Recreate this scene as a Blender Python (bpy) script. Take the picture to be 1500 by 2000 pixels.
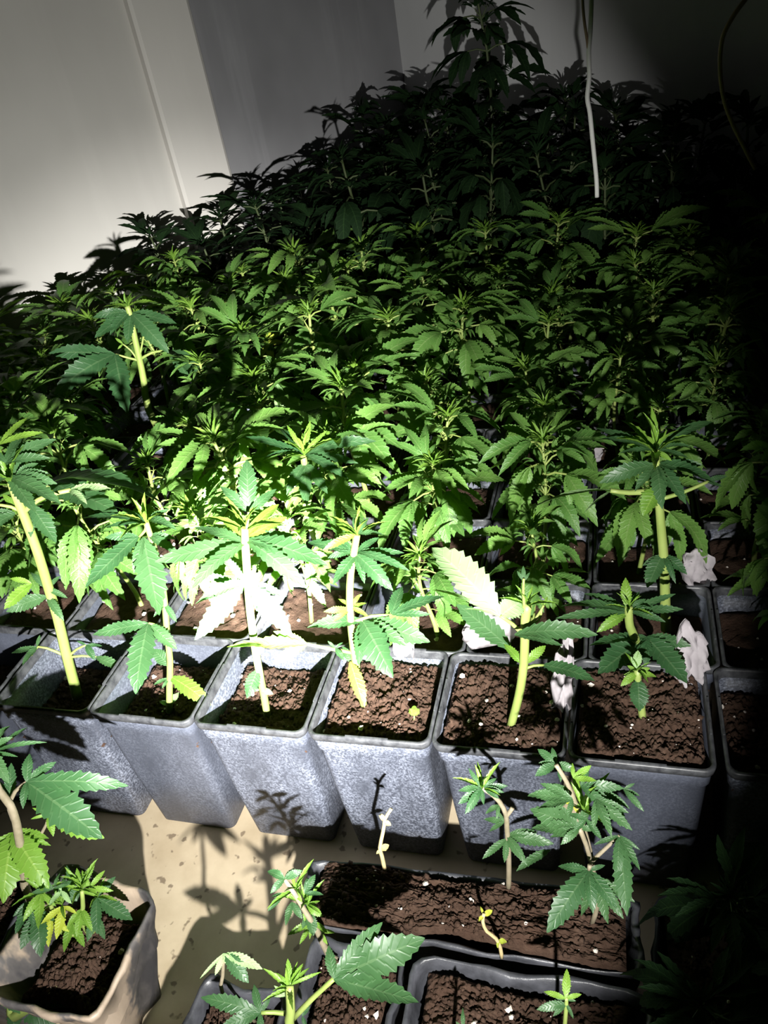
import bpy, bmesh, math, random
from mathutils import Vector, Matrix, noise
for o in list(bpy.data.objects): bpy.data.objects.remove(o)
COL = bpy.context.scene.collection
SC = bpy.context.scene
U = 0.15            # one nursery pot is 15 cm wide; all layout below is in pot widths
ZF = -1.65          # floor level, pot rims are at 0
PI = math.pi

def W(x, y, z): return Vector((x*U, y*U, (z-ZF)*U))

# ------------------------------------------------------------------ camera
PIT, YAW, ROL, FPX = .5868, -.3421, -.1879, 1515.0
CAM = Vector((6.279, -3.618, 4.671))
cp, sp, cy_, sy_ = math.cos(PIT), math.sin(PIT), math.cos(YAW), math.sin(YAW)
FWD = Vector((sy_*cp, cy_*cp, -sp)); R0 = Vector((cy_, -sy_, 0)); U0 = R0.cross(FWD)
cr, sr = math.cos(ROL), math.sin(ROL)
RGT = R0*cr + U0*sr; UPV = -R0*sr + U0*cr
FH = Vector((FWD.x, FWD.y, 0)).normalized()
cd = bpy.data.cameras.new('camera'); cam = bpy.data.objects.new('camera', cd); COL.objects.link(cam)
m = Matrix((RGT, UPV, -FWD)).transposed().to_4x4(); m.translation = W(*CAM); cam.matrix_world = m
cd.sensor_fit = 'VERTICAL'; cd.sensor_height = 36; cd.sensor_width = 27; cd.lens = 36*FPX/2000
cd.clip_start = .01
SC.camera = cam

# ------------------------------------------------------------------ light: a dark room and one hand-held torch
wd = bpy.data.worlds.new('night'); SC.world = wd; wd.use_nodes = True
bg = wd.node_tree.nodes['Background']; bg.inputs[0].default_value = (.75, .8, 1, 1); bg.inputs[1].default_value = .0010
TORCH = Vector((6.66, -4.8, 2.8)); AIM = Vector((3.28, 1.12, .66))
def spot(name, watts, deg, blend, rad):
    l = bpy.data.lights.new(name, 'SPOT'); l.energy = watts; l.spot_size = math.radians(deg); l.spot_blend = blend
    l.shadow_soft_size = rad; l.color = (1, .985, .94)
    o = bpy.data.objects.new(name, l); COL.objects.link(o); o.location = W(*TORCH)
    o.rotation_euler = (AIM-TORCH).to_track_quat('-Z', 'Y').to_euler(); return o
spot('torch_spill', 84, 71, .32, .008)
spot('torch_beam', 115, 54, 1.0, .008)
spot('torch_inner', 400, 40, 1.0, .008)
spot('torch_core', 2800, 13, 1.0, .008)
SC.view_settings.view_transform = 'Standard'; SC.view_settings.look = 'None'
SC.view_settings.exposure = 0.0; SC.view_settings.gamma = 1; SC.view_settings.use_curve_mapping = False

# ------------------------------------------------------------------ helpers
def ray(px, py): return FWD + RGT*((px-750)/FPX) - UPV*((py-1000)/FPX)
def atz(px, py, z):
    d = ray(px, py); return CAM + d*((z-CAM.z)/d.z)
def ath(px, py, h):                                    # point on the upright plane h pots ahead of the viewer
    d = ray(px, py); return CAM + d*(h/d.dot(FH))
def atp(px, py, p, n):
    d = ray(px, py); return CAM + d*((p-CAM).dot(n)/d.dot(n))
def hof(p): return (p-CAM).dot(FH)
def L(p): return W(p.x, p.y, p.z)

def mesh(name, vs, fs, mats, mi=None, uv=None, smooth=True):
    me = bpy.data.meshes.new(name); me.from_pydata([tuple(v) for v in vs], [], fs)
    for mt in (mats if isinstance(mats, (list, tuple)) else [mats]): me.materials.append(mt)
    if mi:
        for p, i in zip(me.polygons, mi): p.material_index = i
    if smooth: me.polygons.foreach_set('use_smooth', [True]*len(me.polygons))
    if uv:
        ul = me.uv_layers.new(name='UVMap')
        for lp in me.loops: ul.data[lp.index].uv = uv[lp.vertex_index]
    me.update(); return me
def ob(name, me, parent=None, loc=None, rot=None, scale=None):
    o = bpy.data.objects.new(name, me); COL.objects.link(o)
    if parent: o.parent = parent
    if loc is not None: o.location = loc
    if rot is not None: o.rotation_euler = rot
    if scale is not None: o.scale = (scale,)*3 if not isinstance(scale, (tuple, list)) else scale
    return o
def tag(o, label, cat, group=None):
    o['label'] = label; o['category'] = cat
    if group: o['group'] = group
    return o
def thing(name, label, cat, loc, rz=0, group=None, scale=None):
    return tag(ob(name, None, None, loc, (0, 0, rz), scale), label, cat, group)
def struct(o): o['kind'] = 'structure'; return o
def ordn(i):
    w = ['zeroth','first','second','third','fourth','fifth','sixth','seventh','eighth','ninth','tenth','eleventh','twelfth','thirteenth','fourteenth','fifteenth','sixteenth']
    return w[i]

class MB:
    def __init__(s): s.v = []; s.f = []; s.m = []; s.uv = []
    def add(s, vs, fs, mi=0, uv=None):
        b = len(s.v); s.v += [Vector(v) for v in vs]; s.f += [tuple(i+b for i in f) for f in fs]; s.m += [mi]*len(fs)
        s.uv += uv if uv else [(0.5, .5)]*len(vs)
    def tube(s, pts, rads, n=7, mi=0, cap=True):
        pts = [Vector(p) for p in pts]; vs = []; fs = []
        ref = Vector((0.3, .9, .1))
        for i, p in enumerate(pts):
            t = (pts[min(i+1, len(pts)-1)]-pts[max(i-1, 0)]).normalized()
            a = t.cross(ref)
            if a.length < .1: a = t.cross(Vector((1, 0, 0)))
            a.normalize(); b = t.cross(a)
            r = rads[i] if isinstance(rads, (list, tuple)) else rads
            for k in range(n):
                an = 2*PI*k/n; vs.append(p+a*(r*math.cos(an))+b*(r*math.sin(an)))
        for i in range(len(pts)-1):
            for k in range(n):
                fs.append((i*n+k, i*n+(k+1) % n, (i+1)*n+(k+1) % n, (i+1)*n+k))
        if cap: fs.append(tuple(range(n))[::-1]); fs.append(tuple((len(pts)-1)*n+k for k in range(n)))
        s.add(vs, fs, mi, [(.5, .5)]*len(vs))
    def box(s, c, h, mi=0, mat=None):
        vs = []
        for dx in (-1, 1):
            for dy in (-1, 1):
                for dz in (-1, 1):
                    v = Vector((dx*h[0], dy*h[1], dz*h[2]))
                    if mat: v = mat @ v
                    vs.append(Vector(c)+v)
        s.add(vs, [(0,1,3,2),(4,6,7,5),(0,4,5,1),(2,3,7,6),(0,2,6,4),(1,5,7,3)], mi)
    def leaflet(s, base, tip, nrm, wid, arch=.08, fold=.3, teeth=12, mi=0, ser=.13, sag=0.0, twist=0.0, wave=.12):
        d = tip-base; ln = d.length; d = d/ln
        nrm = (nrm-d*nrm.dot(d)).normalized(); side = d.cross(nrm)
        rows = []
        for j in range(teeth):
            t0 = j/teeth; rows.append((t0, 1-ser)); rows.append((t0+.72/teeth, 1+ser*.55))
        rows.append((1., 1.))
        vs = []; uv = []
        for t, k in rows:
            tt = min(t, .999)
            w = wid*ln*((tt**.82)*((1-tt)**.9))/.315
            if t < .03: w = .012*ln; k = 1
            tw = twist*t; s2 = side*math.cos(tw)+nrm*math.sin(tw); n2 = nrm*math.cos(tw)-side*math.sin(tw); wv = wave*math.sin(t*11+wid*90)
            c = base + d*(ln*t) + nrm*(ln*(arch*4*t*(1-t) - sag*t*t))
            w *= k*(1+.06*math.sin(t*37+wid*300+ln*900))
            e1 = c + s2*(w*math.cos(fold)) + n2*(w*(math.sin(fold)+wv)); e2 = c - s2*(w*math.cos(fold)) + n2*(w*(math.sin(fold)-wv))
            vs += [c, e1, e2]; uv += [(.5, t), (1, t), (0, t)]
        fs = []
        for i in range(len(rows)-1):
            a = 3*i; b = a+3
            fs += [(a, b, b+1, a+1), (a, a+2, b+2, b)]
        s.add(vs, fs, mi, uv)
    def build(s, name, mats, parent=None, loc=None, **k):
        return ob(name, mesh(name, s.v, s.f, mats, s.m, s.uv), parent, loc, **k)

# ------------------------------------------------------------------ materials
def newmat(name):
    mt = bpy.data.materials.new(name); mt.use_nodes = True; nt = mt.node_tree
    return mt, nt, nt.nodes['Principled BSDF']
def N(nt, typ, **kw):
    n = nt.nodes.new(typ)
    for k, v in kw.items(): setattr(n, k, v)
    return n
def ramp(nt, stops):
    r = nt.nodes.new('ShaderNodeValToRGB'); e = r.color_ramp.elements
    while len(e) < len(stops): e.new(.5)
    for el, (p, c) in zip(e, stops): el.position = p; el.color = (*c, 1)
    return r
def noise_n(nt, scale, detail=4, rough=.55, coord='Object', vec=None, stretch=None):
    n = N(nt, 'ShaderNodeTexNoise'); n.inputs['Scale'].default_value = scale; n.inputs['Detail'].default_value = detail
    n.inputs['Roughness'].default_value = rough
    tc = N(nt, 'ShaderNodeTexCoord'); src = tc.outputs[coord]
    if stretch:
        mp = N(nt, 'ShaderNodeMapping'); mp.inputs['Scale'].default_value = stretch
        nt.links.new(src, mp.inputs[0]); src = mp.outputs[0]
    nt.links.new(src, n.inputs['Vector']); return n
def bump(nt, b, h, strength, dist=.002):
    bp = N(nt, 'ShaderNodeBump'); bp.inputs['Strength'].default_value = strength; bp.inputs['Distance'].default_value = dist
    nt.links.new(h, bp.inputs['Height']); nt.links.new(bp.outputs[0], b.inputs['Normal']); return bp
def mixc(nt, fac, a, b, typ='MIX'):
    mx = N(nt, 'ShaderNodeMix'); mx.data_type = 'RGBA'; mx.blend_type = typ
    for s, v in ((0, fac), (6, a), (7, b)):
        if isinstance(v, (int, float)): mx.inputs[s].default_value = v
        elif isinstance(v, tuple): mx.inputs[s].default_value = (*v, 1)
        else: nt.links.new(v, mx.inputs[s])
    return mx.outputs[2]
def mth(nt, op, a, b=None):
    n = N(nt, 'ShaderNodeMath', operation=op)
    for i, v in enumerate((a, b)):
        if v is None: continue
        if isinstance(v, (int, float)): n.inputs[i].default_value = v
        else: nt.links.new(v, n.inputs[i])
    return n.outputs[0]

def leaf_mat(name, dark, light, rib, trans, tw=.35, rough=.42, spec=.35):
    mt, nt, b = newmat(name)
    uv = N(nt, 'ShaderNodeUVMap'); sx = N(nt, 'ShaderNodeSeparateXYZ'); nt.links.new(uv.outputs[0], sx.inputs[0])
    au = mth(nt, 'MULTIPLY', mth(nt, 'ABSOLUTE', mth(nt, 'SUBTRACT', sx.outputs[0], .5)), 2)
    ph = mth(nt, 'SUBTRACT', mth(nt, 'MULTIPLY', sx.outputs[1], 9*2*PI), mth(nt, 'MULTIPLY', au, 7.5))
    vein = mth(nt, 'POWER', mth(nt, 'MULTIPLY', mth(nt, 'ADD', mth(nt, 'SINE', ph), 1), .5), 10)
    midr = mth(nt, 'LESS_THAN', au, .07)
    oi = N(nt, 'ShaderNodeObjectInfo')
    nz = noise_n(nt, 40, 3)
    base = mixc(nt, oi.outputs['Random'], dark, light)
    base = mixc(nt, mth(nt, 'MULTIPLY', nz.outputs[0], .5), base, light)
    vm = mth(nt, 'MAXIMUM', mth(nt, 'MULTIPLY', vein, .16), mth(nt, 'MULTIPLY', midr, .45))
    colr = mixc(nt, vm, base, rib)
    nt.links.new(colr, b.inputs['Base Color']); b.inputs['Roughness'].default_value = rough
    b.inputs['Specular IOR Level'].default_value = spec
    bump(nt, b, mth(nt, 'SUBTRACT', nz.outputs[0], mth(nt, 'MULTIPLY', vein, .6)), .35, .0015)
    tr = N(nt, 'ShaderNodeBsdfTranslucent'); tr.inputs[0].default_value = (*trans, 1)
    ms = N(nt, 'ShaderNodeMixShader'); ms.inputs[0].default_value = tw
    out = nt.nodes['Material Output']
    nt.links.new(b.outputs[0], ms.inputs[1]); nt.links.new(tr.outputs[0], ms.inputs[2]); nt.links.new(ms.outputs[0], out.inputs[0])
    return mt
LEAF = leaf_mat('leaf_green_brightened', (.055, .150, .034), (.140, .275, .055), (.22, .33, .11), (.18, .38, .02), .32)  # row plants: green lightened to stand in for stronger torch light
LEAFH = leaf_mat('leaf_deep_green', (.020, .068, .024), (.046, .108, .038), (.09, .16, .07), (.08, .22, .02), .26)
LEAFD = leaf_mat('leaf_shade_toned', (.006, .018, .006), (.011, .030, .009), (.03, .07, .02), (.02, .06, .005), .2, .7, .12)  # unlit plants: the darkness around them is put into the leaf colour

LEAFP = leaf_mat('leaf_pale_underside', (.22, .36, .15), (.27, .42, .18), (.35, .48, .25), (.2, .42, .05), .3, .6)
LEAFY = leaf_mat('leaf_yellowing', (.30, .38, .04), (.42, .46, .05), (.45, .5, .15), (.45, .5, .03), .3)
LEAFN = leaf_mat('leaf_young', (.09, .20, .024), (.155, .28, .036), (.25, .37, .08), (.15, .38, .03), .3)
DRY = leaf_mat('leaf_dry', (.38, .30, .12), (.45, .38, .18), (.5, .42, .22), (.3, .2, .08), .2, .7)

def plain(name, a, b2, scale, rough, bs=.3, stretch=None, spec=.4, bd=.002):
    mt, nt, b = newmat(name); n = noise_n(nt, scale, 6, .6, stretch=stretch)
    r = ramp(nt, [(.3, a), (.7, b2)]); nt.links.new(n.outputs[0], r.inputs[0]); nt.links.new(r.outputs[0], b.inputs['Base Color'])
    b.inputs['Roughness'].default_value = rough; b.inputs['Specular IOR Level'].default_value = spec
    if bs: bump(nt, b, n.outputs[0], bs, bd)
    return mt
STEM = plain('stem_green', (.15, .22, .045), (.28, .33, .10), 25, .5, .2, stretch=(1, 1, .3))
STEMF = plain('stem_shade_toned', (.04, .06, .02), (.06, .08, .03), 60, .6, .2)  # stems of the unlit plants, shade painted in as a darker colour
STEMD = plain('stem_brownish', (.15, .13, .08), (.25, .21, .15), 60, .6, .3)
STEMY = plain('stem_dry', (.40, .31, .15), (.52, .42, .22), 80, .8, .3)
PERL = plain('perlite', (.50, .43, .38), (.72, .66, .60), 300, .9, .3)

def pot_mat():
    mt, nt, b = newmat('black_pot_plastic')
    n1 = noise_n(nt, 330, 3, .7); n2 = noise_n(nt, 14, 5, .65, stretch=(1, 1, .5)); n3 = noise_n(nt, 25, 5, .6, stretch=(1, 1, .18))
    dust = mth(nt, 'MULTIPLY', mth(nt, 'SUBTRACT', n2.outputs[0], .30), 2.2)
    r1 = ramp(nt, [(.42, (0, 0, 0)), (.68, (1, 1, 1))]); nt.links.new(n1.outputs[0], r1.inputs[0])
    c = mixc(nt, mth(nt, 'MULTIPLY', n3.outputs[0], .8), (.033, .037, .049), (.075, .083, .112))
    oi = N(nt, 'ShaderNodeObjectInfo'); amt = mth(nt, 'ADD', mth(nt, 'MULTIPLY', oi.outputs['Random'], 1.1), .15)
    fac = N(nt, 'ShaderNodeClamp'); nt.links.new(mth(nt, 'MULTIPLY', mth(nt, 'MULTIPLY', r1.outputs[0], dust), amt), fac.inputs[0])
    c = mixc(nt, fac.outputs[0], c, (.33, .36, .45))
    n4 = noise_n(nt, 5, 3, .5); r4 = ramp(nt, [(.58, (0, 0, 0)), (.75, (1, 1, 1))]); nt.links.new(n4.outputs[0], r4.inputs[0])
    c = mixc(nt, mth(nt, 'MULTIPLY', r4.outputs[0], .35), c, (.19, .16, .13))
    nt.links.new(c, b.inputs['Base Color']); b.inputs['Roughness'].default_value = .48
    bump(nt, b, n1.outputs[0], .25, .0006); return mt
POT = pot_mat()
RIM = plain('pot_rim_plastic', (.022, .023, .027), (.085, .088, .095), 90, .4, .2, bd=.001)
def soil_mat():
    mt, nt, b = newmat('potting_soil')
    n = noise_n(nt, 70, 8, .7); n2 = noise_n(nt, 18, 3, .5)
    r = ramp(nt, [(.25, (.022, .013, .009)), (.5, (.060, .037, .026)), (.8, (.115, .075, .054))]); nt.links.new(n.outputs[0], r.inputs[0])
    c = mixc(nt, mth(nt, 'MULTIPLY', n2.outputs[0], .5), r.outputs[0], (.075, .038, .025))
    nt.links.new(c, b.inputs['Base Color']); b.inputs['Roughness'].default_value = .95; b.inputs['Specular IOR Level'].default_value = .15
    bump(nt, b, n.outputs[0], 1.0, .006); return mt
SOIL = soil_mat()
def floor_mat():
    mt, nt, b = newmat('tan_floor')
    n = noise_n(nt, 14, 5, .6); r = ramp(nt, [(.3, (.48, .38, .25)), (.7, (.64, .53, .37))]); nt.links.new(n.outputs[0], r.inputs[0])
    n2 = noise_n(nt, 60, 2, .5); r2 = ramp(nt, [(.64, (0, 0, 0)), (.69, (1, 1, 1))]); nt.links.new(n2.outputs[0], r2.inputs[0])
    c = mixc(nt, mth(nt, 'MULTIPLY', r2.outputs[0], .7), r.outputs[0], (.12, .08, .05))
    nt.links.new(c, b.inputs['Base Color']); b.inputs['Roughness'].default_value = .7; bump(nt, b, n.outputs[0], .15); return mt
FLOOR = floor_mat()
def wall_mat(name, a, b2, stain):
    mt, nt, b = newmat(name)
    n = noise_n(nt, 2.2, 4, .55, stretch=(1, 1, .6)); n2 = noise_n(nt, 7, 5, .6, stretch=(1, 1, .08)); n3 = noise_n(nt, 3, 4, .6)
    r = ramp(nt, [(.3, a), (.7, b2)]); nt.links.new(n.outputs[0], r.inputs[0])
    r2 = ramp(nt, [(.5, (0, 0, 0)), (.72, (1, 1, 1))]); nt.links.new(n2.outputs[0], r2.inputs[0])
    c = mixc(nt, mth(nt, 'MULTIPLY', mth(nt, 'MULTIPLY', r2.outputs[0], n3.outputs[0]), stain), r.outputs[0], tuple(min(1, x*1.5) for x in b2))
    nt.links.new(c, b.inputs['Base Color']); b.inputs['Roughness'].default_value = .75; bump(nt, b, n2.outputs[0], .12, .004); return mt
WALL1 = wall_mat('wall_plaster', (.49, .475, .445), (.58, .565, .53), .25)
WALL2 = wall_mat('wall_grey_paint', (.18, .18, .19), (.31, .31, .325), 1.0)
WALL3 = wall_mat('pilaster_paint', (.60, .575, .54), (.68, .66, .62), .2)
WALL4 = wall_mat('far_wall_paint', (.56, .565, .57), (.64, .645, .65), .2)

# ------------------------------------------------------------------ the room
def slab(name, pts, z0, z1, mat):
    vs = [W(x, y, z0) for x, y in pts]+[W(x, y, z1) for x, y in pts]; k = len(pts)
    fs = [tuple(range(k))[::-1], tuple(range(k, 2*k))]+[(i, (i+1) % k, k+(i+1) % k, k+i) for i in range(k)]
    me = mesh(name, vs, fs, mat, smooth=False); o = ob(name, me); return struct(o)
slab('floor', [(-12, -8), (16, -8), (16, 24), (-12, 24)], ZF-.3, ZF, FLOOR)
CORN = Vector((1.81, 15.88)); WA = Vector((-4.2, 7.8)); wdir = (CORN-WA).normalized(); wn = Vector((wdir.y, -wdir.x))   # wn points into the room
bdir = wn
def along(az):                                   # where a bearing from the viewer meets the left wall
    d = Vector((math.sin(math.radians(az)), math.cos(math.radians(az)))); c = Vector((CAM.x, CAM.y))
    t = (WA-c).dot(wn)/d.dot(wn); return (c+d*t-WA).dot(wdir)
s1, s2, s3 = along(-29.2), along(-25.7), (CORN-WA).length
def wp(s, off): p = WA+wdir*s+wn*off; return (p.x, p.y)
slab('wall_left', [wp(-14, -.9), wp(s1, -.9), wp(s1, 0), wp(-14, 0)], ZF, 9, WALL1)
slab('wall_left_panel', [wp(s2, -.9), wp(s3, -.9), wp(s3, -.10), wp(s2, -.10)], ZF, 9, WALL2)
slab('trim_1', [wp(s1, -.9), wp(s2, -.9), wp(s2, .16), wp(s2-.06, .20), wp(s1+.06, .20), wp(s1, .16)], ZF, 9, WALL3)
def bp_(s, off): p = CORN+bdir*s+wdir*off; return (p.x, p.y)
slab('wall_back', [bp_(-.9, 0), bp_(17, 0), bp_(17, .8), bp_(-.9, .8)], ZF, 9, WALL4)

# ------------------------------------------------------------------ pots
def rring(hw, r, z, n=5, jit=None):
    pts = []
    for cx, cy, a0 in ((1, 1, 0), (-1, 1, PI/2), (-1, -1, PI), (1, -1, 1.5*PI)):
        for k in range(n+1):
            a = a0+PI/2*k/n; pts.append(Vector((cx*(hw-r)+r*math.cos(a), cy*(hw-r)+r*math.sin(a), z)))
    return pts
def loft(mb, rings, mi=0, closeb=True):
    n = len(rings[0]); vs = [p for r in rings for p in r]; fs = []
    for i in range(len(rings)-1):
        for k in range(n): fs.append((i*n+k, i*n+(k+1) % n, (i+1)*n+(k+1) % n, (i+1)*n+k))
    if closeb: fs.append(tuple(range(n))[::-1])
    mb.add(vs, fs, mi)
HP = 1.65
def pot_meshes():
    mb = MB(); u = U
    loft(mb, [rring(.375*u, .06*u, .0), rring(.39*u, .07*u, .02*u), rring(.425*u, .075*u, .7*u), rring(.452*u, .075*u, (HP-.22)*u), rring(.468*u, .075*u, (HP-.20)*u), rring(.474*u, .075*u, (HP-.03)*u),
              rring(.462*u, .07*u, (HP-.025)*u), rring(.445*u, .07*u, (HP-.3)*u), rring(.40*u, .06*u, .8*u), rring(.38*u, .05*u, .5*u)])
    body = mesh('pot_body', mb.v, mb.f, POT)
    mb = MB()
    loft(mb, [rring(.470*u, .075*u, (HP-.075)*u), rring(.488*u, .08*u, (HP-.07)*u), rring(.494*u, .08*u, (HP-.015)*u), rring(.490*u, .08*u, HP*u), rring(.470*u, .075*u, HP*u), rring(.462*u, .07*u, (HP-.02)*u), rring(.458*u, .07*u, (HP-.08)*u)], closeb=False)
    rim = mesh('pot_rim', mb.v, mb.f, RIM)
    mb = MB()
    mb.box(Vector((0, -.478*u, (HP+.003)*u)), (.17*u, .007*u, .008*u)); lug = mesh('rim_ridge', mb.v, mb.f, RIM, smooth=False)
    return body, rim, lug
PBODY, PRIM, PLUG = pot_meshes()
def soil_mesh(hw, hd, n, amp, seed, r=.06, mound=0.0):
    vs = []; fs = []; off = Vector((seed*7.3, seed*3.1, seed*1.7))
    for j in range(n+1):
        for i in range(n+1):
            x = (i/n*2-1); y = (j/n*2-1)
            p = Vector((x*hw, y*hd, 0))
            q = p*(26/1.0)/U*.15+off
            q = Vector((p.x, p.y, 0))*(125)+off
            wq = q+Vector((noise.noise(q*1.1), noise.noise(q*1.1+Vector((9, 3, 1))), 0))*.7
            d, _ = noise.voronoi(wq*.55); d2, _ = noise.voronoi(wq*1.25)
            big = min((d[1]-d[0])*1.8, .55); sml = min((d2[1]-d2[0])*1.5, .45)
            msk = .5+.5*noise.noise(q*.3+Vector((3, 3, 3)))
            h = noise.fractal(q*.2, .8, 2.1, 5)*.8 + (big-.35)*(.3+.7*msk) + (sml-.3)*.5 + noise.noise(q*2.3)*.3
            e = max(abs(x), abs(y)); edge = max(0, (e-.88)/.12)
            z = amp*h*(1-.5*edge) - edge*edge*amp*.9 + mound*(1-x*x)*(1-y*y)
            vs.append((p.x, p.y, z))
    for j in range(n):
        for i in range(n):
            a = j*(n+1)+i; fs.append((a, a+1, a+n+2, a+n+1))
    return mesh('soil', vs, fs, SOIL)
def perlite(hw, hd, cnt, seed, soilme, n):
    rnd = random.Random(seed); mb = MB()
    for _ in range(cnt):
        i = rnd.randint(1, n-1); j = rnd.randint(1, n-1); v = soilme.vertices[j*(n+1)+i].co
        r = U*rnd.choice([.005, .006, .008, .009, .012, .016, .020, .027])
        ico = [Vector((0, 0, 1)), Vector((0, 0, -1))]+[Vector((math.cos(a*PI/3), math.sin(a*PI/3), rnd.uniform(-.3, .3))) for a in range(6)]
        vs = [v+p*r*rnd.uniform(.7, 1.15)+Vector((0, 0, r*.45)) for p in ico]
        mb.add(vs, [(0, 2+a, 2+(a+1) % 6) for a in range(6)]+[(1, 2+(a+1) % 6, 2+a) for a in range(6)])
    return mesh('perlite', mb.v, mb.f, PERL, smooth=False)
SOILH = [soil_mesh(.435*U, .435*U, 100, .06*U, k+1) for k in range(4)]
def crumbs(cnt, seed, soilme, n):
    rnd = random.Random(seed+77); mb = MB()
    for _ in range(cnt):
        v = soilme.vertices[rnd.randint(2, n-2)*(n+1)+rnd.randint(2, n-2)].co; r = U*rnd.choice([.008, .01, .012, .014, .017, .021, .028])
        ico = [Vector((0, 0, 1)), Vector((0, 0, -1))]+[Vector((math.cos(a*PI/3), math.sin(a*PI/3), rnd.uniform(-.4, .4))) for a in range(6)]
        mb.add([v+p*r*rnd.uniform(.7, 1.2)+Vector((0, 0, r*.25)) for p in ico], [(0, 2+a, 2+(a+1) % 6) for a in range(6)]+[(1, 2+(a+1) % 6, 2+a) for a in range(6)])
    return mesh('soil_crumbs', mb.v, mb.f, SOIL, smooth=True)
PERLH = [perlite(.42*U, .42*U, c, k, SOILH[k], 100) for k, c in enumerate((20, 16, 30, 26))]
CRUMH = [crumbs(330, k, SOILH[k], 100) for k in range(4)]
SOILB = [soil_mesh(.435*U, .435*U, 22, .045*U, k+11) for k in range(4)]
PERLB = [perlite(.42*U, .42*U, 8, k+9, SOILB[k], 22) for k in range(4)]
def pot(x, y, level, label, hero=-1, rz=0., group=None, k=0):
    t = thing('nursery_pot', label, 'pot', W(x, y, ZF), rz, group)
    ob('pot_body', PBODY, t); ob('rim', PRIM, t)
    if y < 2.7:
        for a in range(4): ob('rim_ridge', PLUG, t, None, (0, 0, a*PI/2))
    s = ob('soil', SOILH[hero % 4] if hero >= 0 else SOILB[k % 4], t, (0, 0, (HP+level)*U), (0, 0, (hero if hero >= 0 else k)*PI/2))
    if hero >= 0: g = ob('soil_crumbs', CRUMH[hero % 4], s); g['kind'] = 'stuff'
    g = ob('perlite', PERLH[hero % 4] if hero >= 0 else PERLB[k % 4], s); g['kind'] = 'stuff'
    return t
RD = .961
front = [(-.02, -.5, 0), (0, -.45, .01), (0, -.32, -.01), (0, -.25, 0), (0, -.10, .012), (0, -.045, 0), (0, -.035, -.01), (.04, -.2, 0)]
fl = ['cut off by the left edge of the photo', 'in the front row holding the thick leaning stem', 'second from the left in the front row, soil half in shadow', 'in the front row below the overexposed white leaves',
      'in the middle of the front row with a tiny green seedling', 'in the front row with a curved pale stem and white scrap', 'at the lit right end of the front row, sprinkled with perlite', 'in the dark at the far right of the front row']
for k, (dx, lv, rz) in enumerate(front):
    pot(k+.5+dx, RD/2, lv, 'black square plastic pot '+fl[k], hero=k, rz=rz)

# ------------------------------------------------------------------ procedural leaves
def make_leaf(n, wid, arch, droop, spread, seed, pet=.45, lod=0, fold=.3, mat=None):
    rnd = random.Random(seed); mb = MB(); up = Vector((0, 0, 1))
    if pet:
        j = Vector((0, pet, .0)); mb.tube([(0, 0, 0), (0, pet*.5, pet*.10), j], [.022, .017, .014], 5, 1, False)
    else: j = Vector((0, 0, 0))
    lens = {3: [1, .8], 5: [1, .88, .5], 7: [1, .92, .72, .38]}[n]
    for i in range((n+1)//2):
        for sg in ((0,) if i == 0 else (-1, 1)):
            a = sg*spread*i*rnd.uniform(.9, 1.1)
            ln = lens[i]*rnd.uniform(.92, 1.06); dz = -droop*rnd.uniform(.6, 1.4)*(1+.35*i)
            d = Vector((math.sin(a)*math.cos(dz), math.cos(a)*math.cos(dz), math.sin(dz)))
            nr = Vector((-math.sin(a)*math.sin(dz), -math.cos(a)*math.sin(dz), math.cos(dz)))
            nr += Vector((rnd.uniform(-.25, .25), rnd.uniform(-.1, .1), 0))
            mb.leaflet(j, j+d*ln, nr, wid*(1 if i < 2 else .9), arch*rnd.uniform(.6, 1.4), fold*rnd.uniform(.4, 1.3), 13 if lod == 0 else 6, 0, .13 if lod == 0 else .12, droop*.35, rnd.uniform(-.7, .7))
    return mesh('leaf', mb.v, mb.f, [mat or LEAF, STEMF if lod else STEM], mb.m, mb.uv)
LV = {}
for lod in (0, 1):
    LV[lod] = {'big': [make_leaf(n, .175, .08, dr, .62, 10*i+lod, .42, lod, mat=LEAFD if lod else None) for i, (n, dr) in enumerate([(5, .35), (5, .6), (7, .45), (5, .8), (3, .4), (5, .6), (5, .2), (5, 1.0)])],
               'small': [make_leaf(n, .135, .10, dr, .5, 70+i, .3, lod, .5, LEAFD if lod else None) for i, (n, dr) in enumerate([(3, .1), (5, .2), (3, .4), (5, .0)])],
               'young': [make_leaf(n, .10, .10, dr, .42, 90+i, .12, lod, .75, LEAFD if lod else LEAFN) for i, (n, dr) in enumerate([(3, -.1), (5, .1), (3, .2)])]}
def frame(d, up):
    y = d.normalized(); z = (up-y*up.dot(y))
    if z.length < .05: z = Vector((1, 0, .2))-y*Vector((1, 0, .2)).dot(y)
    z.normalize(); x = y.cross(z); return Matrix((x, y, z)).transposed()

def tip_cluster(rnd, s, mat):                                  # unopened leaves round the growing tip
    mb = MB()
    for k in range(7):
        a = k*2.4+rnd.uniform(-.3, .3); el = [1.25, .95, .95, .6, .6, .35, .3][k]
        d = Vector((math.cos(a)*math.cos(el), math.sin(a)*math.cos(el), math.sin(el)))
        b = Vector((0, 0, -.1*s))
        mb.leaflet(b, b+d*s*rnd.uniform(.7, 1.15), Vector((-d.x*.5, -d.y*.5, 1)), .10, .08, .7, 6)
    return mesh('shoot_tip', mb.v, mb.f, mat, mb.m, mb.uv)
TIPS = [tip_cluster(random.Random(200+k), .26*U, LEAFN) for k in range(5)]
TIPSD = [tip_cluster(random.Random(200+k), .26*U, LEAFD) for k in range(5)]

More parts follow.
